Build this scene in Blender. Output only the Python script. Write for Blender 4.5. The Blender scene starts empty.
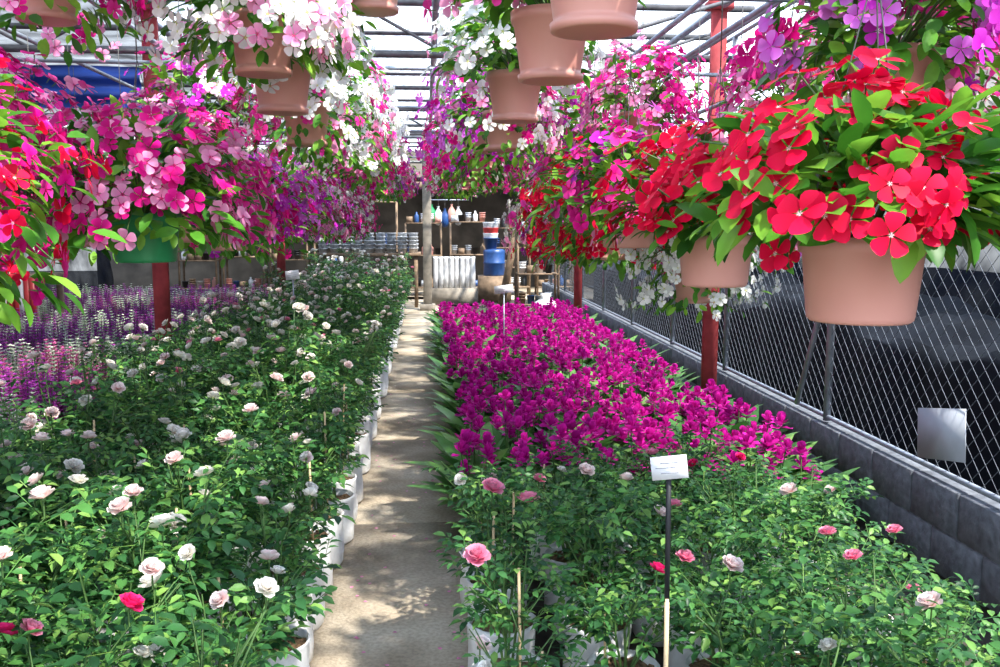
import bpy, math, numpy as np
from mathutils import Vector, Matrix
RNG = np.random.default_rng(7)
R = lambda a=0.0, b=1.0: float(RNG.uniform(a, b))
scene = bpy.context.scene

# ---------------------------------------------------------------- materials
def new_mat(name):
    m = bpy.data.materials.new(name); m.use_nodes = True
    nt = m.node_tree; nt.nodes.clear()
    out = nt.nodes.new('ShaderNodeOutputMaterial')
    return m, nt, out

def ramp(nt, stops):
    r = nt.nodes.new('ShaderNodeValToRGB')
    el = r.color_ramp.elements
    while len(el) > 1: el.remove(el[0])
    el[0].position = stops[0][0]; el[0].color = (*stops[0][1], 1)
    for p, c in stops[1:]:
        e = el.new(p); e.color = (*c, 1)
    return r

def organic(name, stops, src='rand', rough=0.5, trans=0.3, var=0.35, spec=0.3):
    m, nt, out = new_mat(name)
    geo = nt.nodes.new('ShaderNodeNewGeometry')
    rp = ramp(nt, stops)
    if src == 'rand':
        nt.links.new(geo.outputs['Random Per Island'], rp.inputs[0])
    else:
        at = nt.nodes.new('ShaderNodeAttribute'); at.attribute_name = 't'
        nt.links.new(at.outputs['Fac'], rp.inputs[0])
    hsv = nt.nodes.new('ShaderNodeHueSaturation')
    mr = nt.nodes.new('ShaderNodeMapRange')
    mr.inputs[3].default_value = 1 - var; mr.inputs[4].default_value = 1 + var * 0.5
    if src == 'rand':
        n = nt.nodes.new('ShaderNodeTexNoise'); n.inputs['Scale'].default_value = 30
        tc = nt.nodes.new('ShaderNodeTexCoord'); nt.links.new(tc.outputs['Object'], n.inputs['Vector'])
        nt.links.new(n.outputs['Fac'], mr.inputs[0])
    else:
        nt.links.new(geo.outputs['Random Per Island'], mr.inputs[0])
    nt.links.new(mr.outputs[0], hsv.inputs['Value'])
    nt.links.new(rp.outputs[0], hsv.inputs['Color'])
    p = nt.nodes.new('ShaderNodeBsdfPrincipled')
    p.inputs['Roughness'].default_value = rough
    p.inputs['Specular IOR Level'].default_value = spec
    tr = nt.nodes.new('ShaderNodeBsdfTranslucent')
    mx = nt.nodes.new('ShaderNodeMixShader'); mx.inputs[0].default_value = trans
    nt.links.new(hsv.outputs[0], p.inputs['Base Color'])
    nt.links.new(hsv.outputs[0], tr.inputs['Color'])
    nt.links.new(p.outputs[0], mx.inputs[1]); nt.links.new(tr.outputs[0], mx.inputs[2])
    nt.links.new(mx.outputs[0], out.inputs[0])
    return m

def solid(name, col, rough=0.6, metal=0.0, noise=0.25, scale=8.0, bump=0.0, col2=None, detail=6, spec=.5):
    m, nt, out = new_mat(name)
    p = nt.nodes.new('ShaderNodeBsdfPrincipled'); p.inputs['Specular IOR Level'].default_value = spec
    p.inputs['Roughness'].default_value = rough; p.inputs['Metallic'].default_value = metal
    tc = nt.nodes.new('ShaderNodeTexCoord')
    n = nt.nodes.new('ShaderNodeTexNoise'); n.inputs['Scale'].default_value = scale
    n.inputs['Detail'].default_value = detail
    nt.links.new(tc.outputs['Object'], n.inputs['Vector'])
    a = tuple(c * (1 - noise) for c in col)
    b = col2 if col2 else tuple(min(1, c * (1 + noise)) for c in col)
    rp = ramp(nt, [(0.3, a), (0.7, b)])
    nt.links.new(n.outputs['Fac'], rp.inputs[0])
    nt.links.new(rp.outputs[0], p.inputs['Base Color'])
    if bump:
        bp = nt.nodes.new('ShaderNodeBump'); bp.inputs['Strength'].default_value = bump
        bp.inputs['Distance'].default_value = 0.02
        nt.links.new(n.outputs['Fac'], bp.inputs['Height']); nt.links.new(bp.outputs[0], p.inputs['Normal'])
    nt.links.new(p.outputs[0], out.inputs[0])
    return m

def net_mat(name, col, opacity):
    m, nt, out = new_mat(name)
    d = nt.nodes.new('ShaderNodeBsdfDiffuse'); d.inputs[0].default_value = (*col, 1)
    t = nt.nodes.new('ShaderNodeBsdfTransparent')
    mx = nt.nodes.new('ShaderNodeMixShader')
    tc = nt.nodes.new('ShaderNodeTexCoord')
    n = nt.nodes.new('ShaderNodeTexNoise'); n.inputs['Scale'].default_value = 2.2; n.inputs['Detail'].default_value = 7
    nt.links.new(tc.outputs['Object'], n.inputs['Vector'])
    mr = nt.nodes.new('ShaderNodeMapRange')
    mr.inputs[1].default_value = 0.3; mr.inputs[2].default_value = 0.7
    mr.inputs[3].default_value = max(0, opacity - 0.15); mr.inputs[4].default_value = min(1, opacity + 0.15)
    nt.links.new(n.outputs['Fac'], mr.inputs[0]); nt.links.new(mr.outputs[0], mx.inputs[0])
    nt.links.new(t.outputs[0], mx.inputs[1]); nt.links.new(d.outputs[0], mx.inputs[2])
    nt.links.new(mx.outputs[0], out.inputs[0])
    return m

M = {}
M['leaf_rose'] = organic('rose_leaf', [(0, (0.014, 0.058, 0.022)), (0.4, (0.042, 0.15, 0.042)), (0.75, (0.085, 0.25, 0.055)), (1, (0.24, 0.42, 0.09))], trans=0.32, rough=0.42)
M['leaf_vinca'] = organic('vinca_leaf', [(0, (0.03, 0.13, 0.015)), (0.5, (0.09, 0.30, 0.025)), (1, (0.26, 0.52, 0.05))], trans=0.4, rough=0.42)
M['leaf_broad'] = organic('broad_leaf', [(0, (0.03, 0.11, 0.02)), (0.6, (0.10, 0.27, 0.06)), (1, (0.24, 0.45, 0.12))], trans=0.3, rough=0.4)
M['stem'] = solid('green_stem', (0.06, 0.13, 0.03), 0.6)
def petal(n, c0, c1, c2, e=.12, **k): M[n] = organic(n, [(0, c0), (e, c0), (e + .08, c1), (1, c2)], src='t', trans=0.35, var=0.3, spec=.12, **k)
petal('petal_red', (0.95, 0.7, 0.7), (0.66, 0.0, 0.03), (0.82, 0.006, 0.06), e=.06)
petal('petal_magenta', (0.4, 0.0, 0.1), (0.62, 0.0, 0.18), (0.72, 0.015, 0.26))
petal('petal_hotpink', (0.5, 0.0, 0.12), (0.78, 0.02, 0.27), (0.86, 0.06, 0.40))
petal('petal_pink', (0.75, 0.02, 0.2), (0.86, 0.24, 0.5), (0.9, 0.40, 0.62))
petal('petal_white', (0.75, 0.75, 0.25), (0.84, 0.84, 0.8), (0.88, 0.88, 0.87))
petal('petal_purple', (0.9, 0.6, 0.85), (0.48, 0.01, 0.42), (0.58, 0.04, 0.52))
petal('petal_lilac', (0.6, 0.1, 0.5), (0.62, 0.10, 0.58), (0.7, 0.2, 0.7))
petal('petal_rose_pale', (0.85, 0.4, 0.42), (0.9, 0.64, 0.62), (0.93, 0.84, 0.82))
petal('petal_rose_white', (0.85, 0.7, 0.5), (0.9, 0.84, 0.74), (0.93, 0.91, 0.87))
petal('petal_rose_hot', (0.6, 0.0, 0.1), (0.8, 0.01, 0.14), (0.85, 0.04, 0.24))
petal('petal_rose_pink', (0.7, 0.05, 0.2), (0.85, 0.2, 0.38), (0.9, 0.38, 0.52))
petal('petal_siam', (0.22, 0.0, 0.14), (0.46, 0.003, 0.23), (0.66, 0.02, 0.38))
petal('spike_purple', (0.25, 0.02, 0.24), (0.32, 0.03, 0.3), (0.5, 0.10, 0.48))
petal('spike_white', (0.5, 0.6, 0.4), (0.6, 0.68, 0.52), (0.78, 0.82, 0.74))
petal('spike_pink', (0.45, 0.05, 0.2), (0.55, 0.10, 0.28), (0.62, 0.2, 0.42))
M['pot_terra'] = solid('terracotta_plastic', (0.56, 0.265, 0.215), 0.42, noise=0.08, scale=3)
M['pot_green'] = solid('green_plastic', (0.02, 0.22, 0.08), 0.4, noise=0.1)
M['wire'] = solid('hanger_wire', (0.12, 0.115, 0.11), 0.5, 0.5, noise=0.1)
M['bag'] = solid('white_grow_bag', (0.66, 0.66, 0.67), 0.45, noise=0.15, scale=9, bump=0.6, col2=(0.84, 0.84, 0.84))
M['soil'] = solid('bark_soil', (0.10, 0.055, 0.03), 0.9, noise=0.6, scale=60, bump=1.0, col2=(0.3, 0.18, 0.09))
M['bamboo'] = solid('bamboo', (0.6, 0.44, 0.25), 0.6)
M['galv'] = solid('galvanised_steel', (0.28, 0.31, 0.36), 0.45, 0.6, noise=0.25, scale=12)
M['galv_dark'] = solid('weathered_pipe', (0.13, 0.13, 0.14), 0.5, 0.5, noise=0.4, scale=8)
M['fence_wire'] = solid('fence_wire', (0.11, 0.125, 0.15), 0.6, 0.3, noise=0.3, scale=12)
M['red_steel'] = solid('red_oxide_steel', (0.30, 0.045, 0.05), 0.7, 0.0, noise=0.35, scale=7, bump=0.2, spec=.2)
M['block'] = solid('concrete_block', (0.11, 0.12, 0.14), 0.85, noise=0.35, scale=22, bump=0.5)
M['black'] = solid('black_plastic', (0.012, 0.013, 0.017), 0.6, noise=0.4, scale=3)
M['tarp_black'] = solid('black_tarp', (0.004, 0.005, 0.008), 0.75, noise=0.5, scale=2, bump=0.8, spec=.12)
M['ground_out'] = solid('dark_outer_ground', (0.008, 0.008, 0.008), 0.95, noise=0.6, scale=6, bump=0.5, spec=.05)
M['tarp_blue'] = solid('blue_tarp', (0.01, 0.05, 0.3), 0.5, noise=0.3, scale=2, bump=0.3)
M['white'] = solid('white_card', (0.74, 0.76, 0.8), 0.5, noise=0.05)
M['greycard'] = solid('weathered_card', (0.36, 0.39, 0.44), 0.7, noise=0.1)
M['ink'] = solid('ink', (0.3, 0.3, 0.35), 0.6)
M['silver'] = solid('silver_film', (0.6, 0.62, 0.65), 0.3, 0.3, noise=0.4, scale=30, bump=0.5)
M['blue_plastic'] = solid('blue_plastic', (0.015, 0.06, 0.2), 0.4)
M['red_plastic'] = solid('red_plastic', (0.4, 0.03, 0.03), 0.4)
M['yellow_plastic'] = solid('yellow_plastic', (0.4, 0.28, 0.05), 0.4)
M['wood'] = solid('weathered_wood', (0.20, 0.135, 0.085), 0.8, noise=0.4, scale=9)
M['concpost'] = solid('concrete_post', (0.25, 0.22, 0.18), 0.85, noise=0.3, scale=9, bump=0.3)
M['darkwall'] = solid('dark_wall', (0.10, 0.085, 0.07), 0.9, noise=0.5, scale=2)

def concrete_floor():
    m, nt, out = new_mat('aisle_concrete')
    p = nt.nodes.new('ShaderNodeBsdfPrincipled'); p.inputs['Roughness'].default_value = 0.85
    tc = nt.nodes.new('ShaderNodeTexCoord')
    a = nt.nodes.new('ShaderNodeTexNoise'); a.inputs['Scale'].default_value = 2.6; a.inputs['Detail'].default_value = 8
    b = nt.nodes.new('ShaderNodeTexNoise'); b.inputs['Scale'].default_value = 55; b.inputs['Detail'].default_value = 4
    nt.links.new(tc.outputs['Object'], a.inputs['Vector']); nt.links.new(tc.outputs['Object'], b.inputs['Vector'])
    ra = ramp(nt, [(0.32, (0.28, 0.225, 0.16)), (0.5, (0.43, 0.36, 0.27)), (0.7, (0.55, 0.48, 0.38))])
    rb = ramp(nt, [(0.35, (0.65, 0.65, 0.65)), (0.6, (1, 1, 1))])
    mx = nt.nodes.new('ShaderNodeMixRGB'); mx.blend_type = 'MULTIPLY'; mx.inputs[0].default_value = 0.7
    nt.links.new(a.outputs['Fac'], ra.inputs[0]); nt.links.new(b.outputs['Fac'], rb.inputs[0])
    nt.links.new(ra.outputs[0], mx.inputs[1]); nt.links.new(rb.outputs[0], mx.inputs[2])
    nt.links.new(mx.outputs[0], p.inputs['Base Color'])
    bp = nt.nodes.new('ShaderNodeBump'); bp.inputs['Strength'].default_value = 0.4; bp.inputs['Distance'].default_value = 0.01
    nt.links.new(b.outputs['Fac'], bp.inputs['Height']); nt.links.new(bp.outputs[0], p.inputs['Normal'])
    nt.links.new(p.outputs[0], out.inputs[0])
    return m
M['aisle'] = concrete_floor()
M['ground'] = solid('dark_ground', (0.035, 0.03, 0.022), 0.95, noise=0.5, scale=6, bump=0.5)
M['net_thin'] = net_mat('thin_shade_net', (0.05, 0.05, 0.06), 0.18)
M['net_mid'] = net_mat('mid_shade_net', (0.012, 0.012, 0.02), 0.8)
M['net_dense'] = net_mat('dense_shade_net', (0.006, 0.008, 0.014), 0.94)
def panel_mat():
    m, nt, out = new_mat('translucent_corrugated_panel')
    t = nt.nodes.new('ShaderNodeBsdfTranslucent'); t.inputs[0].default_value = (0.5, 0.54, 0.58, 1)
    p = nt.nodes.new('ShaderNodeBsdfPrincipled'); p.inputs['Base Color'].default_value = (0.4, 0.42, 0.45, 1)
    mx = nt.nodes.new('ShaderNodeMixShader'); mx.inputs[0].default_value = 0.4
    nt.links.new(t.outputs[0], mx.inputs[1]); nt.links.new(p.outputs[0], mx.inputs[2]); nt.links.new(mx.outputs[0], out.inputs[0])
    return m
M['panel'] = panel_mat()
MK = list(M.keys()); MI = {k: i for i, k in enumerate(MK)}

# ---------------------------------------------------------------- mesh builder
def nrm(v): return v / np.maximum(np.linalg.norm(v, axis=-1, keepdims=True), 1e-9)
def frames(d, n, s):
    d = nrm(np.asarray(d, float)); n = np.asarray(n, float)
    x = nrm(np.cross(d, n)); z = np.cross(x, d)
    return np.stack([x, d, z], -1) * np.asarray(s, float)[:, None, None]

class MB:
    def __init__(s): s.V = []; s.Q = []; s.mq = []; s.T = []; s.mt = []; s.t = []; s.n = 0
    def add(s, V, Q=None, T=None, mat=None, t=0.5, mq=None, mt=None):
        V = np.asarray(V, float).reshape(-1, 3); k = len(V)
        if Q is not None and len(Q):
            Q = np.asarray(Q, int).reshape(-1, 4); s.Q.append(Q + s.n)
            s.mq.append(np.full(len(Q), MI[mat]) if mq is None else mq)
        if T is not None and len(T):
            T = np.asarray(T, int).reshape(-1, 3); s.T.append(T + s.n)
            s.mt.append(np.full(len(T), MI[mat]) if mt is None else mt)
        s.V.append(V); s.t.append(np.full(k, t, float) if np.isscalar(t) else np.asarray(t, float)); s.n += k
    def arr(s):
        c = lambda L, w: np.concatenate(L) if L else np.zeros((0, w) if w else 0, int)
        return dict(V=np.concatenate(s.V), Q=c(s.Q, 4), mq=c(s.mq, 0), T=c(s.T, 3), mt=c(s.mt, 0), t=np.concatenate(s.t))
    def place(s, tp, Ms, P, mat=None):
        Ms = np.asarray(Ms, float); P = np.asarray(P, float); k = len(P)
        if k == 0: return
        V = np.einsum('kij,nj->kni', Ms, tp['V']) + P[:, None, :]
        n = len(tp['V']); off = (np.arange(k) * n)[:, None, None]
        Q = (tp['Q'][None] + off).reshape(-1, 4); T = (tp['T'][None] + off).reshape(-1, 3)
        mq = np.tile(tp['mq'], k); mt = np.tile(tp['mt'], k)
        if mat is not None: mq = np.full(len(Q), MI[mat]); mt = np.full(len(T), MI[mat])
        s.add(V.reshape(-1, 3), Q, T, t=np.tile(tp['t'], k), mq=mq, mt=mt)
    def tube(s, pts, rad, sides=3, mat='stem', cap=False):
        pts = np.asarray(pts, float); m = len(pts); rad = np.broadcast_to(np.asarray(rad, float), (m,))
        tg = nrm(np.gradient(pts, axis=0))
        ref = np.array([0, 0, 1.0]) if abs(tg[0][2]) < 0.9 else np.array([1.0, 0, 0])
        a = nrm(np.cross(tg, ref)); b = np.cross(tg, a)
        an = np.arange(sides) * 2 * math.pi / sides
        V = pts[:, None] + rad[:, None, None] * (a[:, None] * np.cos(an)[None, :, None] + b[:, None] * np.sin(an)[None, :, None])
        Q = [(i * sides + j, i * sides + (j + 1) % sides, (i + 1) * sides + (j + 1) % sides, (i + 1) * sides + j) for i in range(m - 1) for j in range(sides)]
        V = V.reshape(-1, 3); T = []
        if cap:
            V = np.vstack([V, pts[0], pts[-1]]); n = m * sides
            T = [(n, (j + 1) % sides, j) for j in range(sides)] + [(n + 1, (m - 1) * sides + j, (m - 1) * sides + (j + 1) % sides) for j in range(sides)]
        s.add(V, Q, T, mat)
    def box(s, c, size, mat, rot=None):
        x, y, z = [v / 2 for v in size]
        V = np.array([(-x, -y, -z), (x, -y, -z), (x, y, -z), (-x, y, -z), (-x, -y, z), (x, -y, z), (x, y, z), (-x, y, z)])
        if rot is not None: V = V @ np.array(rot).T
        s.add(V + np.array(c), [(0, 3, 2, 1), (4, 5, 6, 7), (0, 1, 5, 4), (1, 2, 6, 5), (2, 3, 7, 6), (3, 0, 4, 7)], None, mat)
    def lathe(s, prof, seg, mat, c=(0, 0, 0), noise=0.0, t=0.5):
        prof = np.array(prof, float); m = len(prof); an = np.arange(seg) * 2 * math.pi / seg
        r = prof[:, 0][:, None] * (1 + noise * RNG.uniform(-1, 1, (m, seg)))
        V = np.stack([r * np.cos(an), r * np.sin(an), np.broadcast_to(prof[:, 1][:, None], r.shape)], -1) + np.array(c)
        Q = [(i * seg + j, i * seg + (j + 1) % seg, (i + 1) * seg + (j + 1) % seg, (i + 1) * seg + j) for i in range(m - 1) for j in range(seg)]
        s.add(V.reshape(-1, 3), Q, None, mat, t)

def mesh_from(mb, name):
    a = mb.arr(); used = np.unique(np.concatenate([a['mq'], a['mt']])); lut = np.zeros(len(MK), int); lut[used] = np.arange(len(used))
    me = bpy.data.meshes.new(name)
    nq, ntr = len(a['Q']), len(a['T'])
    me.vertices.add(len(a['V'])); me.vertices.foreach_set('co', a['V'].astype(np.float32).ravel())
    loops = np.concatenate([a['Q'].ravel(), a['T'].ravel()]).astype(np.int32)
    me.loops.add(len(loops)); me.loops.foreach_set('vertex_index', loops)
    me.polygons.add(nq + ntr)
    st = np.concatenate([np.arange(nq) * 4, nq * 4 + np.arange(ntr) * 3]).astype(np.int32)
    me.polygons.foreach_set('loop_start', st)
    me.polygons.foreach_set('material_index', np.concatenate([lut[a['mq']], lut[a['mt']]]).astype(np.int32))
    for u in used: me.materials.append(M[MK[u]])
    at = me.attributes.new('t', 'FLOAT', 'POINT'); at.data.foreach_set('value', a['t'].astype(np.float32))
    me.update(calc_edges=True); me.validate()
    return me
def obj(name, me, loc=(0, 0, 0), rotz=0.0, sc=1.0, smooth=False, rot=None):
    if isinstance(me, MB): me = mesh_from(me, name)
    if smooth: me.polygons.foreach_set('use_smooth', [True] * len(me.polygons))
    o = bpy.data.objects.new(name, me); scene.collection.objects.link(o)
    o.location = loc; o.rotation_euler = rot if rot else (0, 0, rotz); o.scale = (sc,) * 3
    return o

# ---------------------------------------------------------------- plant parts (unit length along +Y, normal +Z)
def leaf_tp(prof, fold=0.12, droop=0.25, mat='leaf_rose', width=1.0, ruffle=0.0):
    V = [(0, 0, 0)]; t = [0]
    for y, w in prof:
        z = -droop * y * y
        V += [(-w * width, y, z + fold * w / 0.3 + ruffle * math.sin(y * 9)), (0, y, z), (w * width, y, z + fold * w / 0.3 - ruffle * math.sin(y * 9))]; t += [y] * 3
    V.append((0, 1, -droop)); t.append(1); n = len(prof); T = [(0, 2, 1), (0, 3, 2)]; Q = []
    for i in range(n - 1):
        a = 1 + 3 * i; b = a + 3; Q += [(a, a + 1, b + 1, b), (a + 1, a + 2, b + 2, b + 1)]
    a = 1 + 3 * (n - 1); e = len(V) - 1; T += [(a, a + 1, e), (a + 1, a + 2, e)]
    m = MB(); m.add(V, Q, T, mat, t); return m.arr()
LF = leaf_tp([(0.3, 0.24), (0.65, 0.25)], mat='leaf_rose')
LF_LOD = leaf_tp([(0.45, 0.28)], mat='leaf_rose')
LV = leaf_tp([(0.12, 0.10), (0.35, 0.21), (0.65, 0.22), (0.88, 0.12)], fold=0.08, droop=0.28, mat='leaf_vinca')
LB = leaf_tp([(0.15, 0.06), (0.4, 0.14), (0.7, 0.14), (0.9, 0.06)], fold=0.05, droop=0.45, mat='leaf_broad')
PV = leaf_tp([(0.14, 0.06), (0.45, 0.31), (0.74, 0.43), (0.93, 0.36), (1.0, .17)], fold=0.02, droop=0.07, mat='petal_red')
PR = leaf_tp([(0.25, 0.28), (0.6, 0.46), (0.9, 0.34)], fold=0.16, droop=-0.25, mat='petal_red')
PS = leaf_tp([(0.3, 0.22), (0.65, 0.36), (0.9, 0.24)], fold=0.1, droop=-0.15, mat='petal_siam', ruffle=0.06)

def compound(lf, mat):
    m = MB(); P = [(0, .95, 0)]; D = [(0, 1, -.1)]; S = [.5]
    for y, s in ((.45, .36), (.8, .42)):
        for sx in (-1, 1): P.append((0.02 * sx, y, 0)); D.append((sx, .45, -.1)); S.append(s)
    m.place(lf, frames(D, [(0, 0, 1)] * 5, S), P, mat)
    m.add([(-.012, 0, 0), (.012, 0, 0), (.012, 1, 0), (-.012, 1, 0)], [(0, 1, 2, 3)], None, mat)
    return m.arr()
CL = compound(LF, 'leaf_rose'); CL_LOD = compound(LF_LOD, 'leaf_rose')

def vinca_flower(mat):
    m = MB(); an = np.arange(5) * 2 * math.pi / 5
    d = np.stack([np.cos(an), np.sin(an), np.full(5, .12)], -1)
    n = np.stack([-np.sin(an) * .22, np.cos(an) * .22, np.ones(5)], -1)
    m.place(PV, frames(d, n, np.ones(5)), np.zeros((5, 3)), mat)
    m.tube([(0, 0, -.6), (0, 0, 0)], [.04, .06], 3, 'stem')
    return m.arr()
VF = {}
def vf(mat):
    if mat not in VF: VF[mat] = vinca_flower(mat)
    return VF[mat]
def rose_flower(mat, seed):
    rg = np.random.default_rng(seed); m = MB()
    for k, (e, s, n) in enumerate(((5, 1.0, 7), (28, .95, 7), (50, .82, 6), (68, .66, 5), (82, .5, 4))):
        an = np.arange(n) * 2 * math.pi / n + k * .6 + rg.uniform(-.2, .2, n); er = math.radians(e) + rg.uniform(-.12, .12, n)
        d = np.stack([np.cos(an) * np.cos(er), np.sin(an) * np.cos(er), np.sin(er)], -1)
        nn = np.stack([-np.cos(an) * np.sin(er), -np.sin(an) * np.sin(er), np.cos(er)], -1)
        m.place(PR, frames(d, nn, np.full(n, s) * rg.uniform(.9, 1.1, n)), -nn * 0 + np.array([0, 0, .1 * k * .4]), mat)
    m.lathe([(.02, -.35), (.16, -.2), (.2, -.02), (.05, .1)], 6, 'stem')
    return m.arr()
RF = {}
def rf(mat):
    if mat not in RF: RF[mat] = rose_flower(mat, len(RF))
    return RF[mat]

def grow_bag(mb, r=.12, h=.27):
    mb.lathe([(r * .8, 0), (r * .98, .02), (r * 1.02, h * .35), (r * .97, h * .65), (r * 1.0, h * .95), (r * 1.04, h), (r * .98, h + .006), (r * .93, h - .03)], 18, 'bag', noise=.035)
    V = [(0, 0, h - .02)]; seg = 14
    for j in range(seg): V.append((r * .95 * math.cos(j * 2 * math.pi / seg), r * .95 * math.sin(j * 2 * math.pi / seg), h - .035 + .01 * (j % 3)))
    mb.add(V, None, [(0, 1 + j, 1 + (j + 1) % seg) for j in range(seg)], 'soil')
    k = 26; a = RNG.uniform(0, 6.28, k); rr = r * .9 * np.sqrt(RNG.uniform(0, 1, k))
    for i in range(k):
        mb.box((rr[i] * math.cos(a[i]), rr[i] * math.sin(a[i]), h - .02), (.022, .012, .008), 'soil', Matrix.Rotation(a[i] * 3, 3, 'Z') @ Matrix.Rotation(a[i], 3, 'X'))

def rose_bush(seed, h=.75, spread=.24, lod=False, nflow=1, mats=('petal_rose_pale',), bag=True, dens=1.0, fs=.042, stake=False, zmin=.36, ls=1.0):
    rg = np.random.default_rng(seed); mb = MB()
    if bag: grow_bag(mb)
    polys = []
    ns = 7 if not lod else 5
    for i in range(ns):
        a = i * 6.283 / ns + rg.uniform(-.4, .4); r1 = spread * rg.uniform(.35, .95); top = h * rg.uniform(.72, 1.12)
        p0 = np.array([.02 * math.cos(a), .02 * math.sin(a), .25]); p2 = np.array([r1 * math.cos(a), r1 * math.sin(a), top])
        p1 = np.array([r1 * .45 * math.cos(a), r1 * .45 * math.sin(a), .25 + (top - .25) * .52]) + rg.uniform(-.02, .02, 3)
        pl = np.array([p0, p1, p2]); polys.append(pl); mb.tube(pl, [.006, .005, .003], 3, 'stem')
        for k in range(3 if not lod else 2):
            f = rg.uniform(.4, .9)
            q0 = p0 * (1 - 2 * f) + p1 * 2 * f if f < .5 else p1 * (2 - 2 * f) + p2 * (2 * f - 1)
            b = a + rg.uniform(-1.4, 1.4); L = rg.uniform(.10, .2)
            q1 = q0 + np.array([math.cos(b) * L * .7, math.sin(b) * L * .7, L * rg.uniform(.3, .95)])
            pl2 = np.array([q0, (q0 + q1) / 2, q1]); polys.append(pl2); mb.tube(pl2, [.004, .003, .002], 3, 'stem')
    n = int((150 if not lod else 90) * dens); P = []; D = []
    for i in range(n):
        pi = rg.integers(len(polys)); pl = polys[pi]; f = rg.uniform(.15, 1.0)
        p = pl[0] * (1 - 2 * f) + pl[1] * 2 * f if f < .5 else pl[1] * (2 - 2 * f) + pl[2] * (2 * f - 1)
        if p[2] < zmin: continue
        a = rg.uniform(0, 6.283); rad = np.array([p[0], p[1], 0]); rad = rad / (np.linalg.norm(rad) + .05)
        D.append(np.array([math.cos(a), math.sin(a), rg.uniform(-.25, .8)]) + rad * .6); P.append(p)
    n = len(P)
    N = np.stack([rg.uniform(-.5, .5, n), rg.uniform(-.5, .5, n), np.ones(n)], -1)
    mb.place(CL_LOD if lod else CL, frames(D, N, rg.uniform(.075, .12, n) * (1.15 if lod else 1) * ls), P)
    tips = [pl[2] for pl in polys]; rg.shuffle(tips); tips = sorted(tips[:nflow * 3], key=lambda p: -p[2])[:nflow]
    for p in tips:
        m = mats[rg.integers(len(mats))]; up = np.array([[rg.uniform(-.5, .5), rg.uniform(-.9, .0), .8]])
        d = np.cross(up, [[1, .2, 0]]); mb.place(rf(m), frames(d, up, [fs * rg.uniform(.65, 1.15)]), [p + [0, 0, .05]])
        mb.tube([p, p + [0, 0, .05]], [.003, .003], 3, 'stem')
    if stake: mb.tube([(.05, .03, .2), (.07, .02, h * .95)], .005, 5, 'bamboo', True)
    return mb

PALE = ('petal_rose_pale', 'petal_rose_white')
# hanging basket ----------------------------------------------------
def basket(seed, mats, Rr=.27, H=.26, nleaf=330, nfl=80, fsz=.033, lsz=.075, pot='pot_terra', trail=0.0, dn=-.35, ph=.19, wire=1.05, cs=4.0):
    rg = np.random.default_rng(seed); mb = MB()
    if ph > .17: prof = [(0.001, -ph), (.080, -ph), (.092, -ph + .002), (.094, -ph + .018), (.085, -ph + .022), (.087, -ph + .03)]
    else: prof = [(0.001, -ph), (.088, -ph), (.093, -ph + .004), (.095, -ph + .012)]
    mb.lathe(prof + [(.106, -.03), (.113, -.028), (.115, 0), (.108, 0), (.104, -.03)], 36, pot)
    mb.lathe([(.001, -.02), (.06, -.022), (.106, -.028)], 12, 'soil')
    for k in range(3):
        a = k * 2.094 + .3; mb.tube([(.11 * math.cos(a), .11 * math.sin(a), -.01), (.10 * math.cos(a), .10 * math.sin(a), .02), (0, 0, .48)], .0015, 4, 'wire')
    mb.tube([(0, 0, .48), (0, 0, wire)], .002, 5, 'wire', True)
    bump = [(rg.uniform(0, 6.28), rg.uniform(.05, .17)) for _ in range(4)]
    def pts(n, lo, hi, zlo):
        a = rg.uniform(0, 6.283, n); z = rg.uniform(zlo, 1, n); c = np.sqrt(np.maximum(0, 1 - np.clip(z, 0, 1) ** 2))
        mod = 1 + sum(b[1] * np.cos(a * (i + 2) + b[0]) for i, b in enumerate(bump))
        r = rg.uniform(lo, hi, n)
        nx = np.stack([c * np.cos(a), c * np.sin(a), z], -1)
        P = np.stack([nx[:, 0] * Rr * mod * r, nx[:, 1] * Rr * mod * r, z * H * r + .03], -1)
        low = z < 0
        P[low, 2] = .03 + z[low] * H * (1 + trail * 1.5)
        return P, nx
    P, N = pts(nleaf, .4, 1.0, dn)
    D = N + rg.uniform(-.7, .7, (nleaf, 3)) + np.array([0, 0, -.15])
    U = N * .7 + np.array([0, 0, .8]) + rg.uniform(-.3, .3, (nleaf, 3))
    mb.place(LV, frames(D, U, rg.uniform(.7, 1.25, nleaf) * lsz), P)
    ncl = max(4, int(nfl / cs))
    Pc, Nc = pts(ncl, .97, 1.12, dn * .9)
    idx = rg.integers(0, ncl, nfl); N = nrm(Nc[idx] + rg.uniform(-.12, .12, (nfl, 3)))
    P = Pc[idx] + rg.uniform(-1, 1, (nfl, 3)) * fsz * 1.7 + N * rg.uniform(-.01, .02, (nfl, 1))
    N2 = nrm(N + np.array([0, 0, .2]) + rg.uniform(-.4, .4, (nfl, 3)))
    D = np.cross(N2, rg.uniform(-1, 1, (nfl, 3)))
    ang = np.arctan2(P[:, 1], P[:, 0])
    w = len(mats); ch = ((np.sin(ang + seed) * .5 + .5) * w * .7 + rg.uniform(0, w * .6, nfl)).astype(int) % w
    for i, m in enumerate(mats):
        k = ch == i
        if k.any(): mb.place(vf(m), frames(D[k], N2[k], rg.uniform(.75, 1.15, k.sum()) * fsz), P[k])
    for i in range(24):
        q = P[rg.integers(nfl)]
        mb.tube([(0, 0, -.02), q * .55 + np.array([0, 0, .06]), q * .98], [.004, .003, .002], 3, 'stem')
    return mb

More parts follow.
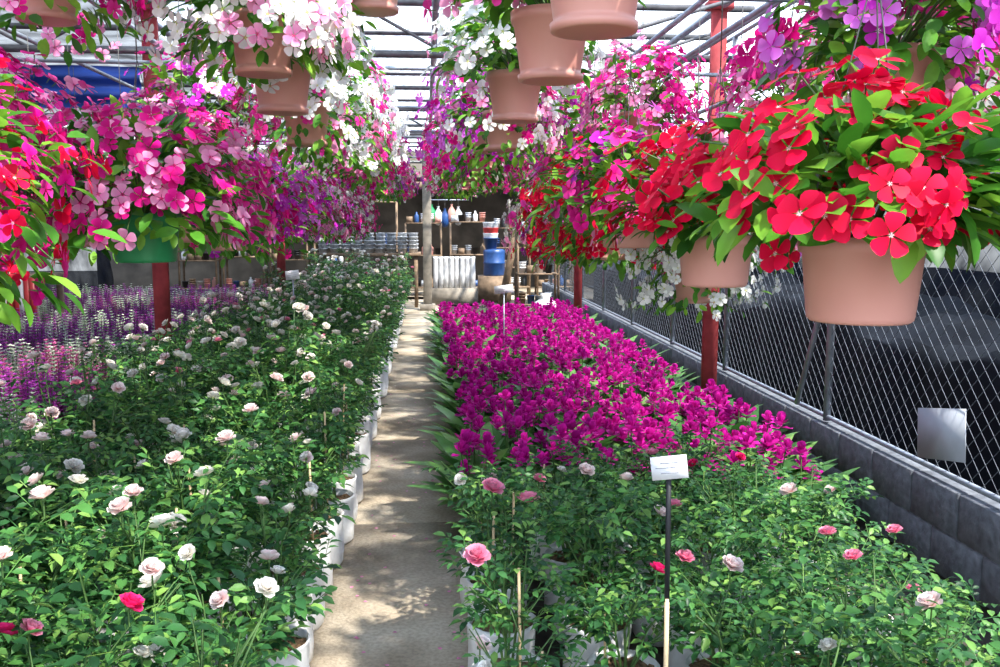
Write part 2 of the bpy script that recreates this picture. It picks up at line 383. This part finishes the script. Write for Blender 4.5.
combos = {
 'red': ('petal_red',), 'redpink': ('petal_red', 'petal_pink'),
 'mag': ('petal_magenta', 'petal_hotpink'), 'hot': ('petal_hotpink', 'petal_magenta', 'petal_pink'),
 'pinkwhite': ('petal_pink', 'petal_white', 'petal_hotpink'), 'white': ('petal_white',),
 'whitepink': ('petal_white', 'petal_white', 'petal_hotpink'), 'purple': ('petal_purple', 'petal_magenta'), 'lilac': ('petal_lilac', 'petal_purple'),
 'mix': ('petal_magenta', 'petal_white', 'petal_pink', 'petal_purple')}
BM = {}
for i, (k, v) in enumerate(combos.items()):
    for j in range(2):
        BM[k, j] = mesh_from(basket(20 + i * 3 + j, v, Rr=.29 + .03 * j, H=.29, nleaf=430, nfl=300, fsz=.031, lsz=.060, dn=-.6, trail=.3, cs=2.0), 'hanging_vinca_basket')
def B(key, seed, mats, **k): BM[key, 0] = mesh_from(basket(seed, mats, **k), 'hanging_vinca_basket')
B('hero', 5, ('petal_red',), Rr=.27, H=.215, nleaf=620, nfl=150, fsz=.038, lsz=.082, dn=-.10, ph=.155, cs=2.2)
B('hero2', 8, ('petal_red', 'petal_red', 'petal_red', 'petal_pink'), Rr=.25, H=.24, nleaf=500, nfl=150, fsz=.038, lsz=.076, dn=-.12, ph=.15, cs=2.2)
B('heroL', 11, ('petal_magenta', 'petal_red', 'petal_hotpink', 'petal_magenta'), Rr=.28, H=.24, nleaf=560, nfl=220, fsz=.033, lsz=.072, dn=-.75, trail=.3, cs=2.4)
B('heroG', 13, ('petal_magenta', 'petal_hotpink', 'petal_pink'), Rr=.34, H=.28, nleaf=680, nfl=300, fsz=.032, lsz=.070, dn=-.28, pot='pot_green', trail=.15, ph=.155, cs=2.2)
B('heroP', 17, ('petal_purple', 'petal_lilac', 'petal_magenta', 'petal_hotpink'), Rr=.29, H=.27, nleaf=500, nfl=190, fsz=.036, lsz=.075, dn=-.35, ph=.155, cs=2.3)
B('top', 19, ('petal_hotpink', 'petal_pink'), Rr=.27, H=.3, nleaf=420, nfl=150, fsz=.034, lsz=.08, dn=.08)
B('topw', 23, ('petal_white', 'petal_white', 'petal_pink', 'petal_white'), Rr=.31, H=.3, nleaf=520, nfl=300, fsz=.034, lsz=.068, dn=-.5, trail=.1, cs=2.2)
B('topw2', 29, ('petal_white', 'petal_white', 'petal_white', 'petal_pink'), Rr=.27, H=.3, nleaf=460, nfl=240, fsz=.033, lsz=.068, dn=-.12, cs=2.2)

def hang(key, x, y, z, s=1.0, j=None, rz=None):
    k = (key, 0 if j is None else j)
    obj('hanging_vinca_basket', BM[k], (x, y, z), R(0, 6.28) if rz is None else rz, s)
# right low row
hang('hero', .80, 1.60, 1.675, rz=2.6); hang('hero2', .85, 2.60, 1.665)
hang('heroP', .78, 3.45, 1.76); hang('white', 1.12, 3.7, 1.52, .8, 0)
for i, (k, y, x) in enumerate([('red', 4.2, .88), ('red', 4.95, .92), ('mix', 5.7, .95), ('pinkwhite', 6.4, .98), ('red', 7.1, 1.1)]):
    hang(k, x, y, 1.72 + R(-.03, .03), 1.0, i % 2)
hang('lilac', 1.4, 4.0, 1.75, 1, 0); hang('purple', 1.45, 4.8, 1.8, 1, 0); hang('mag', 1.5, 5.7, 1.8, 1, 1); hang('pinkwhite', 1.5, 6.6, 1.85, 1, 0)
hang('heroP', 1.15, 2.2, 2.12, .95); hang('pinkwhite', 1.5, 2.6, 2.2, 1, 1); hang('hot', 1.35, 3.3, 2.1, .9, 0); hang('mag', 1.95, 3.3, 2.1, .9, 0)
# high right-centre row
for key, y in (('top', 1.95), ('top', 2.62), ('topw2', 3.66)): hang(key, .36, y, 2.29)
keys = ['mag', 'mix', 'hot', 'whitepink', 'lilac', 'pinkwhite', 'mag', 'purple', 'hot', 'mix']
for i in range(11): hang(keys[(i * 3 + 1) % 10], .40 + R(-.05, .05), 4.5 + i * .85, 2.27 + R(-.04, .04), 1, i % 2)
for i in range(7): hang(keys[(i * 7 + 2) % 10], 1.05 + R(-.05, .05), 4.6 + i * .9, 2.25 + R(-.04, .04), .95, i % 2)
# high left-centre row
hang('topw', -.72, 2.45, 2.50, .85); hang('hot', -1.05, 2.7, 2.42, .85, 0)
hang('topw', -.50, 2.95, 2.34, .95); hang('topw2', -.52, 3.45, 2.29); hang('mix', -1.05, 4.4, 2.2, .9, 0); hang('topw2', -.16, 3.1, 2.55, .85)
for i in range(12): hang(['whitepink', 'pinkwhite', 'white', 'hot'][i % 4] if i < 5 else keys[(i * 3 + 3) % 10], -.53 + R(-.05, .05), 4.3 + i * .85, 2.26 + R(-.04, .04), 1, i % 2)
# left low row
hang('heroL', -1.06, 1.95, 1.77); hang('mag', -1.3, 2.5, 1.85, 1, 0)
hang('heroG', -.90, 3.0, 1.73); hang('hot', -1.4, 3.0, 1.85, 1, 0)
for i in range(11): hang(keys[(i * 7) % 10], -1.0 + R(-.06, .06), 3.95 + i * .82, 1.78 + R(-.04, .04), 1, i % 2)
for i in range(12): hang(keys[(i * 3) % 10], -1.75 + R(-.08, .08), 3.8 + i * .85, 1.82 + R(-.06, .06), 1, i % 2)
for i in range(7): hang(keys[(i * 7 + 5) % 10], -2.7 + R(-.08, .08), 5.4 + i * 1.1, 1.9 + R(-.06, .06), 1, i % 2)

# ---------------------------------------------------------------- rose beds
near = [mesh_from(rose_bush(100 + i, h=.70 + .08 * (i % 3), spread=.23, nflow=[4, 3, 4, 2, 3, 3][i], mats=PALE, stake=i % 2 == 0, dens=1.05, fs=.036), 'potted_rose_bush') for i in range(6)]
hotb = mesh_from(rose_bush(131, h=.80, spread=.2, nflow=4, mats=('petal_rose_hot', 'petal_rose_hot', 'petal_rose_pink'), dens=1.05, fs=.036), 'potted_rose_bush')
edge = [mesh_from(rose_bush(120 + i, h=.70 + .08 * (i % 3), spread=.13, nflow=[2, 2, 1, 3][i], mats=PALE, stake=i % 2 == 0, dens=.6, zmin=.44, fs=.036), 'potted_rose_bush') for i in range(4)]
nearR = [mesh_from(rose_bush(140 + i, h=.53 + .05 * (i % 3), spread=.21, nflow=[1, 1, 0, 1, 1][i], mats=[('petal_rose_pink',), ('petal_rose_white',), PALE, ('petal_rose_pink', 'petal_rose_hot'), ('petal_rose_pale',)][i], stake=i % 2 == 1, dens=.95, ls=.9), 'potted_rose_bush') for i in range(5)]
edgeR = [mesh_from(rose_bush(160 + i, h=.56 + .05 * (i % 3), spread=.12, nflow=[1, 1, 1][i], mats=[('petal_rose_pale',), ('petal_rose_white',), ('petal_rose_pink',)][i], stake=True, dens=.45, zmin=.42, ls=.9), 'potted_rose_bush') for i in range(3)]
lods = [rose_bush(200 + i, h=.76 + .1 * (i % 3), spread=.25, lod=True, nflow=[4, 4, 3, 4, 2, 3][i], mats=[PALE, ('petal_rose_white',), PALE, PALE, ('petal_rose_pink', 'petal_rose_pale'), ('petal_rose_white',)][i], bag=False, dens=1.05, fs=.036).arr() for i in range(6)]
def bag_tp():
    m = MB(); grow_bag(m); return m.arr()
BAG = bag_tp()
def rotz(a, s): return np.array([[math.cos(a) * s, -math.sin(a) * s, 0], [math.sin(a) * s, math.cos(a) * s, 0], [0, 0, s]])
bed = MB(); bucket = [[] for _ in lods]; bb = []
y = 2.0
while y < 17:
    x = -.54; col = 0
    while x > (-3.3 if y < 4.4 else -2.15):
        xx = x + R(-.03, .03); yy = y + R(-.04, .04)
        if abs(yy - 7.6) < .2 and xx < -1.95: x -= .33; col += 1; continue
        if col == 0 and y < 9: obj('potted_rose_bush', edge[int(R(0, 3.999))], (xx, yy, 0), R(0, 6.28), R(.92, 1.06))
        elif y < 4.4: obj('potted_rose_bush', hotb if (col == 1 and y < 2.1) else near[int(R(0, 5.999))], (xx, yy, 0), R(0, 6.28), R(.9, 1.08))
        else:
            k = int(R(0, 5.999)); bucket[k].append((xx, yy, R(0, 6.28), R(.88, 1.12))); bb.append((xx, yy, R(0, 6)))
        x -= .33; col += 1
    y += .34
for k, L in enumerate(bucket):
    bed.place(lods[k], [rotz(a, s) for _, _, a, s in L], [(a, b, 0) for a, b, _, _ in L])
bed.place(BAG, [rotz(a, 1) for _, _, a in bb], [(a, b, 0) for a, b, _ in bb])
obj('rose_bush_bed', bed)
y = 2.05
while y < 4.5:
    x = .27; c = 0
    while x < 1.95:
        if not (.35 < x < .95 and y < 2.3) and not (c == 1 and y < 2.6):
            m = edgeR[int(R(0, 2.999))] if c == 0 and y < 3.9 else (edge[0] if c == 0 else nearR[int(R(0, 4.999))])
            obj('potted_rose_bush', m, (x + R(-.02, .03), y + R(-.03, .03), 0), R(0, 6.28), R(.9, 1.03) * (.84 if m is edge[0] else 1) * (.88 if c >= 4 else 1))
        x += .34; c += 1
    y += .35

# ---------------------------------------------------------------- siam tulip bed
def siam(seed):
    rg = np.random.default_rng(seed); mb = MB()
    mb.lathe([(.001, 0), (.07, 0), (.085, .12), (.08, .12), (.001, .11)], 10, 'black')
    n = 15; a = rg.uniform(0, 6.283, n); e = rg.uniform(.7, 2.6, n)
    D = np.stack([np.cos(a), np.sin(a), e], -1); N = np.stack([-np.cos(a) * e, -np.sin(a) * e, np.ones(n)], -1)
    mb.place(LB, frames(D, N, rg.uniform(.28, .42, n)), np.tile([0, 0, .1], (n, 1)) + rg.uniform(-.02, .02, (n, 3)))
    for i in range(4 if seed % 2 else 3):
        a = i * 1.8 + rg.uniform(-.6, .6); r = rg.uniform(.03, .12); p = np.array([r * math.cos(a), r * math.sin(a), rg.uniform(.31, .50)])
        mb.tube([(0, 0, .1), p * [.7, .7, .6], p], [.005, .004, .004], 3, 'stem')
        tl = rg.uniform(-.35, .35, 2); vs = rg.uniform(.85, 1.12)
        for e, k, s in ((-.1, 3, .06), (.5, 4, .062), (1.1, 3, .062), (1.4, 2, .056)):
            an = np.arange(k) * 6.283 / k + rg.uniform(0, 6) + rg.uniform(-.3, .3, k)
            D = np.stack([np.cos(an) + tl[0], np.sin(an) + tl[1], np.full(k, math.tan(min(e, 1.4)))], -1); N = np.stack([-np.cos(an) * e, -np.sin(an) * e, np.ones(k)], -1) + rg.uniform(-.3, .3, (k, 3))
            mb.place(PS, frames(D, N, s * vs * rg.uniform(.8, 1.2, k)), np.tile(p + [0, 0, .012 * e], (k, 1)))
    return mb.arr()
sv = [siam(300 + i) for i in range(6)]
sb = MB(); L = [[] for _ in sv]; y = 4.75
while y < 13.8:
    x = .32
    while x < 2.12:
        if not (x > 2.05 and abs(y - 7.2) < .15): L[int(R(0, 5.999))].append((x + R(-.04, .04), y + R(-.04, .04), R(0, 6.28), R(.85, 1.12)))
        x += .222
    y += .22
for k, l in enumerate(L): sb.place(sv[k], [rotz(a, s) for _, _, a, s in l], [(a, b, 0) for a, b, _, _ in l])
obj('siam_tulip_bed', sb)

# ---------------------------------------------------------------- heather bed
def spike(mat):
    m = MB(); m.tube([(0, 0, 0), (0, 0, .9)], [.012, .006], 3, 'stem'); P = []; D = []; S = []
    for i in range(13):
        z = .3 + i * .054
        for k in range(4):
            a = i * 1.1 + k * 1.57; P.append((0, 0, z)); D.append((math.cos(a), math.sin(a), .9)); S.append(.12 * (1 - i / 20))
    m.place(LF_LOD, frames(D, [(0, 0, 1)] * len(D), S), P, mat); return m.arr()
SPK = {k: spike(k) for k in ('spike_purple', 'spike_white', 'spike_pink')}
hb = MB()
y = 4.8
while y < 14.5:
    x = -2.55
    while x > -6.2:
        if x < -4.2 and 10.3 < y < 12: x -= .24; continue
        m = ['spike_purple', 'spike_purple', 'spike_white', 'spike_purple', 'spike_purple', 'spike_pink', 'spike_white'][int((y * 1.3 - x * .9) + R(0, 1.3)) % 7]
        k = 10; P = np.stack([x + RNG.uniform(-.11, .11, k), y + RNG.uniform(-.11, .11, k), np.full(k, .2)], -1)
        hb.place(SPK[m], [rotz(R(0, 6), R(.40, .60)) @ np.array(Matrix.Rotation(R(-.2, .2), 3, 'X')) for _ in range(k)], P)
        n = 22; a = RNG.uniform(0, 6.28, n)
        hb.place(LF_LOD, frames(np.stack([np.cos(a), np.sin(a), np.full(n, .9)], -1), [(0, 0, 1)] * n, [.13] * n), np.tile([x, y, .2], (n, 1)), 'leaf_broad')
        hb.lathe([(.001, 0), (.07, 0), (.09, .2), (.001, .2)], 8, 'black', (x, y, 0)); x -= .24
    y += .25
obj('heather_bed', hb)

# ---------------------------------------------------------------- ground, aisle
g = MB(); g.box((-8.7, 12, -.06), (22.6, 44, .06), 'ground'); g.box((11.3, 12, -.06), (17.4, 44, .06), 'ground_out'); obj('ground', g)
g = MB()
for i in range(11): g.box((-.12, -1 + i * 2.0 + 1, -.015), (.92, 1.985, .03), 'aisle')
g.box((-.2, 22.2, -.015), (9, 4.0, .03), 'aisle')
obj('floor_aisle', g)
g = MB(); n = 90; P = np.stack([RNG.uniform(-.38, .2, n), RNG.uniform(2.8, 9, n), np.full(n, .0025)], -1); a = RNG.uniform(0, 6.28, n)
g.place(PV, frames(np.stack([np.cos(a), np.sin(a), a * 0], -1), [(0, 0, 1)] * n, [.02] * n), P, 'petal_pink'); obj('fallen_petals', g)

# ---------------------------------------------------------------- block wall + fence
FX = 2.52
g = MB()
for c in range(2):
    for i in range(46):
        y = 0.2 + i * .41 + (.2 if c % 2 else 0); g.box((FX + .02, y, .112 + c * .225), (.15, .398, .215), 'block')
g.box((FX + .02, 9.6, .222), (.13, 18.8, .43), 'block')
o = obj('concrete_block_wall', g); bv = o.modifiers.new('b', 'BEVEL'); bv.width = .006; bv.segments = 1
g = MB(); z0, z1 = .48, 3.2; y0, y1 = .3, 18.5; st = .095; Hh = z1 - z0
for fam in (1, -1):
    yy = y0 - Hh
    while yy < y1 + Hh:
        a = (yy, z0) if fam > 0 else (yy, z1); b = (yy + Hh, z1) if fam > 0 else (yy + Hh, z0)
        ya, yb = max(a[0], y0), min(b[0], y1)
        if yb > ya:
            za = a[1] + fam * (ya - a[0]); zb = a[1] + fam * (yb - a[0])
            g.tube([(FX + .003 * fam, ya, za), (FX + .003 * fam, yb, zb)], .0019, 4, 'fence_wire')
        yy += st
for z in (.485, 1.95, 3.2): g.tube([(FX, y0, z), (FX, y1, z)], .015, 10, 'galv', True)
for y in (1.8, 3.6, 5.4, 7.35, 9.0, 10.8, 12.6, 14.4, 16.2, 18.0): g.tube([(FX, y, .46), (FX, y, 3.2)], .024, 10, 'galv', True)
g.tube([(FX - .05, 5.75, .5), (FX - .05, 5.1, 1.9)], .018, 10, 'galv', True)
obj('chain_link_fence', g)
g = MB(); g.box((0, 0, 0), (.004, .40, .25), 'greycard'); obj('fence_notice_sign', g, (FX - .03, 4.10, .68), rot=(math.radians(-11), math.radians(4), 0))

# posts
for x, y in ((2.33, 7.2), (2.33, 13.7), (-2.17, 7.6), (-2.2, 14.0), (-2.3, 1.0), (2.36, .6)):
    g = MB(); g.box((0, 0, 1.72), (.12, .05, 3.44), 'red_steel'); g.box((0, .04, 1.72), (.05, .06, 3.44), 'red_steel'); g.box((0, 0, .02), (.2, .2, .04), 'red_steel'); g.box((0, 0, 3.4), (.2, .12, .06), 'red_steel')
    obj('red_steel_post', g, (x, y, 0))
g = MB(); g.box((0, 0, 1.75), (.17, .17, 3.5), 'concpost'); g.box((0, 0, .06), (.3, .3, .12), 'concpost'); o = obj('concrete_post', g, (.03, 17.7, 0)); o.modifiers.new('b', 'BEVEL').width = .01

# roof frame
g = MB(); ZR = 3.45
for y in np.arange(.6, 20.5, 1.15): g.tube([(-7, y, ZR), (FX + .2, y, ZR)], .028, 8, 'galv_dark', True)
for x in (-6.5, -4.4, -2.3, -.9, .1, 1.2, 2.35): g.tube([(x, -.5, ZR - .05), (x, 20.5, ZR - .05)], .03, 8, 'galv', True)
for y in (1.0, 7.4, 13.85, 20.2):
    g.tube([(-7, y, ZR - .42), (FX, y, ZR - .42)], .03, 8, 'galv_dark', True)
    xs = np.arange(-7, 2.6, .8)
    for i, x in enumerate(xs[:-1]):
        g.tube([(x, y, ZR - .42 if i % 2 else ZR), (x + .8, y, ZR if i % 2 else ZR - .42)], .014, 6, 'galv_dark')
for x, z, rx in ((.86, 2.74, 14), (.38, 3.33, 14), (-.53, 3.33, 15), (-1.0, 2.78, 14), (-1.75, 2.87, 14), (-2.7, 2.95, 14), (1.1, 3.2, 11), (1.45, 2.85, 18), (1.9, 2.9, 18), (2.1, 3.0, 18), (2.25, 2.6, 18)):
    g.tube([(x, .2, z), (x, rx, z)], .017, 8, 'galv', True)
for y in np.arange(4.2, 15, 2.1): g.tube([(-2.7, y, 2.76), (2.5, y, 2.72)], .014, 8, 'galv', True)
for y in np.arange(3.5, 16, 1.6): g.tube([(1.0, y, 2.72), (2.45, y + 1.0, 3.3)], .014, 6, 'galv_dark')
obj('roof_pipe_frame', g)
g = MB(); nx = 200; xs = np.linspace(-2.6, .75, nx); zz = .022 * np.sin(xs * 2 * math.pi / .13)
for y in np.arange(6.4, 20, 2.3):
    V = []
    for k, yy in enumerate((y, y + 1.9)):
        V += [(xs[i], yy, ZR + .06 + zz[i]) for i in range(nx)]
    g.add(V, [(i, i + 1, nx + i + 1, nx + i) for i in range(nx - 1)], None, 'panel')
obj('ceiling_corrugated_panels', g)
def sheet(name, x0, x1, y0, y1, z, mat, sag=.08, axis='z', n=24, wave=3.0):
    g = MB(); V = []
    for i in range(n + 1):
        for j in range(n + 1):
            u, v = i / n, j / n; w = sag * (math.sin(u * wave * 6.28 + v * 2) * .5 + math.sin(v * wave * 5) * .5)
            if axis == 'z': V.append((x0 + (x1 - x0) * u, y0 + (y1 - y0) * v, z + w))
            elif axis == 'x': V.append((z + w, x0 + (x1 - x0) * u, y0 + (y1 - y0) * v))
            else: V.append((x0 + (x1 - x0) * u, z + w, y0 + (y1 - y0) * v))
    Q = [(i * (n + 1) + j, (i + 1) * (n + 1) + j, (i + 1) * (n + 1) + j + 1, i * (n + 1) + j + 1) for i in range(n) for j in range(n)]
    g.add(V, Q, None, mat); return obj(name, g, smooth=True)
sheet('ceiling_shade_net_left', -7.2, -2.6, -.5, 20.5, ZR + .15, 'net_mid')
sheet('ceiling_shade_net_right', .8, 2.75, -.5, 20.5, ZR + .15, 'net_thin', .05)
sheet('wall_left', -1, 21, 0, 3.5, -7.1, 'net_dense', .1, 'x')
sheet('wall_right', -1, 24, -.05, 3.1, 4.9, 'net_dense', .1, 'x')
sheet('blue_tarp', -7, -3.1, 2.95, 3.4, 10.4, 'tarp_blue', .06, 'y')
# back shed
g = MB(); g.box((-1.5, 24.2, 1.8), (14, .1, 3.6), 'darkwall'); obj('wall_back', g)
g = MB(); g.box((-1.5, 23.2, 2.8), (14, 2.0, .06), 'darkwall')
for x in np.arange(-7.5, 5, 1.6): g.box((x, 22.05, 2.65), (.1, .12, .3), 'wood')
g.box((-1.5, 21.95, 2.6), (13, .08, .16), 'wood'); obj('ceiling_storage_shed', g)
# black benches outside fence
g = MB(); V = []; nu, nv = 90, 16
for i in range(nu + 1):
    for j in range(nv + 1):
        yy = 1.5 + i * .17; u = j / nv; x = 3.2 + (u - .35) / .65 * 1.3 if u > .35 else 3.2; z = .95 if u > .35 else .05 + u / .35 * .9
        V.append((x + .05 * math.sin(i * 1.1) * (1 - u), yy, z + .05 * math.sin(i * .9 + j * 1.7) + .09 * math.sin(i * .31) * math.sin(j * .7)))
g.add(V, [(i * (nv + 1) + j, (i + 1) * (nv + 1) + j, (i + 1) * (nv + 1) + j + 1, i * (nv + 1) + j + 1) for i in range(nu) for j in range(nv)], None, 'tarp_black')
obj('tarp_covered_bench', g, smooth=True)

# ---------------------------------------------------------------- signs on stakes
def stake_sign(x, y, z, w, h, lean=0.0, two=True):
    g = MB(); rt = Matrix.Rotation(-.12, 3, 'Y')
    g.box((0, -.012, z), (w, .004, h), 'white', rt)
    for k in range(3): g.box((R(-.01, .01), -.0145, z + h * .22 - k * h * .22), (w * R(.4, .65), .001, h * .035), 'ink', rt)
    if two:
        g.tube([(0, 0, 0), (0, 0, z * .66)], .0065, 8, 'bamboo', True); g.tube([(0, .001, z * .65), (0, 0, z + h * .3)], .007, 8, 'black', True)
    else: g.tube([(0, 0, 0), (0, 0, z)], .006, 8, 'galv', True)
    return obj('plant_label_stake', g, (x, y, 0), rot=(0, lean, math.radians(-12)))
stake_sign(.64, 2.26, 1.065, .094, .062, -.008)
stake_sign(.78, 9.0, 1.04, .19, .08, 0, False)
stake_sign(-1.03, 7.1, 1.3, .11, .07, 0, False)

# ---------------------------------------------------------------- back area objects
g = MB()
for x in (-.95, .95):
    for y in (-.4, .4): g.box((x, y, .52), (.07, .07, 1.04), 'wood')
g.box((0, 0, 1.07), (2.1, .95, .06), 'wood')
for i in range(9):
    for j in range(4):
        for k in range(int(R(2, 6))): g.lathe([(.001, 0), (.075, 0), (.1, .09), (.103, .09), (.103, .1), (.09, .1), (.07, .01)], 10, 'silver', (-.9 + i * .225, -.33 + j * .22, 1.1 + k * .075))
obj('tray_table', g, (-1.15, 18.7, 0))
g = MB(); g.box((0, 0, .17), (.95, .5, .34), 'concpost')
for i in range(8): g.lathe([(.001, .34), (.055, .34), (.058, .6), (.05, .95), (.055, 1.0), (.03, 1.0)], 8, 'bag', (-.4 + i * .112, R(-.03, .03), 0), .05)
obj('plastic_bag_bundle', g, (.6, 19.0, 0))
g = MB(); g.lathe([(.001, 0), (.22, 0), (.24, .03), (.23, .26), (.25, .28), (.23, .3), (.24, .5), (.23, .56), (.2, .58), (.001, .57)], 24, 'blue_plastic', (0, 0, .55))
g.box((0, 0, .275), (.7, .6, .55), 'wood'); obj('blue_barrel', g, (1.5, 19.8, 0))
g = MB(); g.lathe([(.001, 0), (.12, 0), (.16, .22), (.17, .22), (.17, .24), (.15, .24)], 18, 'blue_plastic', (0, 0, 0)); g.lathe([(.13, .1), (.165, .32), (.175, .34), (.15, .34)], 18, 'white'); g.lathe([(.135, .2), (.17, .44), (.18, .46), (.15, .46)], 18, 'red_plastic'); g.lathe([(.14, .3), (.175, .56), (.18, .58), (.15, .58)], 18, 'silver')
obj('bucket_stack', g, (1.42, 19.75, 1.14))
g = MB(); g.box((0, 0, 1.0), (.14, .04, 2.0), 'wood', Matrix.Rotation(.2, 3, 'Y')); obj('leaning_plank', g, (1.7, 18.0, .02))
def rack(w, h, nsh, y0=.45):
    g = MB()
    for xx in (-w / 2, w / 2):
        for yy in (-.2, .2): g.box((xx, yy, h / 2), (.04, .04, h), 'wood')
    for s in range(nsh):
        z = .2 + (h - .2) * s / max(1, nsh - 1)
        g.box((0, 0, z), (w, .45, .03), 'wood')
        x = -w / 2 + .09
        while x < w / 2 - .05:
            kind = int(R(0, 4)); mt = ['silver', 'black', 'bag', 'black', 'pot_terra', 'blue_plastic', 'wood', 'pot_terra', 'silver', 'black'][int(R(0, 9.99))]
            if kind == 0: g.lathe([(.001, .015), (.055, .015), (.075, .17), (.08, .17), (.065, .16)], 10, mt, (x, -.08, z))
            elif kind == 1: g.lathe([(.001, .015), (.05, .015), (.055, .04), (.055, .18), (.02, .22), (.02, .26), (.001, .26)], 10, mt, (x, -.08, z))
            elif kind == 2:
                for q in range(3): g.lathe([(.001, .015), (.055, .015), (.07, .11), (.076, .11), (.076, .125), (.06, .12)], 10, mt, (x, -.08, z + q * .05))
            else: g.box((x, -.05, z + .085), (.14, .25, .14), 'wood' if R() < .5 else mt)
            x += .165
    return g
obj('storage_shelf', rack(.75, 1.9, 4), (2.05, 16.6, 0))
for i in range(9): obj('storage_rack', rack(R(.8, .95), R(1.4, 2.2), int(R(3, 5))), (-5.2 + i * 1.03, 21.3, 0))
g = MB(); g.lathe([(.001, 0), (.16, 0), (.2, .08), (.2, .3), (.16, .42), (.06, .48), (.09, .55), (.04, .56)], 14, 'bag', noise=.08); obj('white_sack', g, (1.95, 14.6, 0), smooth=True)
g = MB()
for i in range(5):
    x = i * .16; g.lathe([(.001, 0), (.06, .02), (.1, .12), (.09, .3), (.02, .42), (.04, .46)], 10, ['pot_green', 'bag', 'blue_plastic', 'pot_terra', 'silver'][i], (x, 0, -.36 - .05 * (i % 3)), .1)
    g.tube([(x, 0, -.05 * (i % 3)), (x, 0, .2)], .005, 4, 'wire')
g.tube([(-.2, 0, .2), (.9, 0, .2)], .015, 6, 'galv', True); g.tube([(-.2, 0, .2), (-.2, 0, .6)], .008, 6, 'galv', True); g.tube([(.9, 0, .2), (.9, 0, .6)], .008, 6, 'galv', True)
obj('hanging_bag_rail', g, (.15, 21.9, 2.05))
g = MB(); g.box((0, 0, .82), (1.2, .7, .04), 'wood')
for x in (-.55, .55):
    for y in (-.3, .3): g.box((x, y, .4), (.05, .05, .8), 'wood')
for i in range(24): g.box((-.575 + i * .05, -.36 + .012 * math.sin(i * 1.3), .62), (.05, .015, .42), 'red_plastic' if i % 3 else 'bag')
obj('cloth_covered_table', g, (-5.25, 11.2, 0), sc=1.3)

# ---------------------------------------------------------------- light
w = bpy.data.worlds.new('World'); scene.world = w; w.use_nodes = True
nt = w.node_tree; nt.nodes.clear(); ow = nt.nodes.new('ShaderNodeOutputWorld'); bg = nt.nodes.new('ShaderNodeBackground')
tc = nt.nodes.new('ShaderNodeTexCoord'); sp = nt.nodes.new('ShaderNodeSeparateXYZ'); rp = ramp(nt, [(0.0, (0.8, 0.85, 0.9)), (0.5, (0.62, 0.77, 1.0)), (1, (0.5, 0.66, 0.95))])
nt.links.new(tc.outputs['Generated'], sp.inputs[0]); nt.links.new(sp.outputs[2], rp.inputs[0]); nt.links.new(rp.outputs[0], bg.inputs[0]); bg.inputs[1].default_value = 3.3
nt.links.new(bg.outputs[0], ow.inputs[0])
sl = bpy.data.lights.new('sun', 'SUN'); sl.energy = 11; sl.angle = math.radians(1.5); sl.color = (1, .95, .86)
so = bpy.data.objects.new('sun', sl); scene.collection.objects.link(so)
so.rotation_euler = Vector((-.5, .5, -1.0)).to_track_quat('-Z', 'Y').to_euler(); so.location = (5, -3, 9)

# ---------------------------------------------------------------- camera
cd = bpy.data.cameras.new('camera'); cd.lens = 32.4; cd.sensor_width = 36; cd.clip_start = .05
co = bpy.data.objects.new('camera', cd); scene.collection.objects.link(co)
co.location = (0, 0, 1.7); co.rotation_euler = (math.radians(90 - 7.0), 0, math.radians(-4.7)); scene.camera = co
scene.view_settings.view_transform = 'Standard'; scene.view_settings.look = 'None'; scene.view_settings.exposure = 0.15
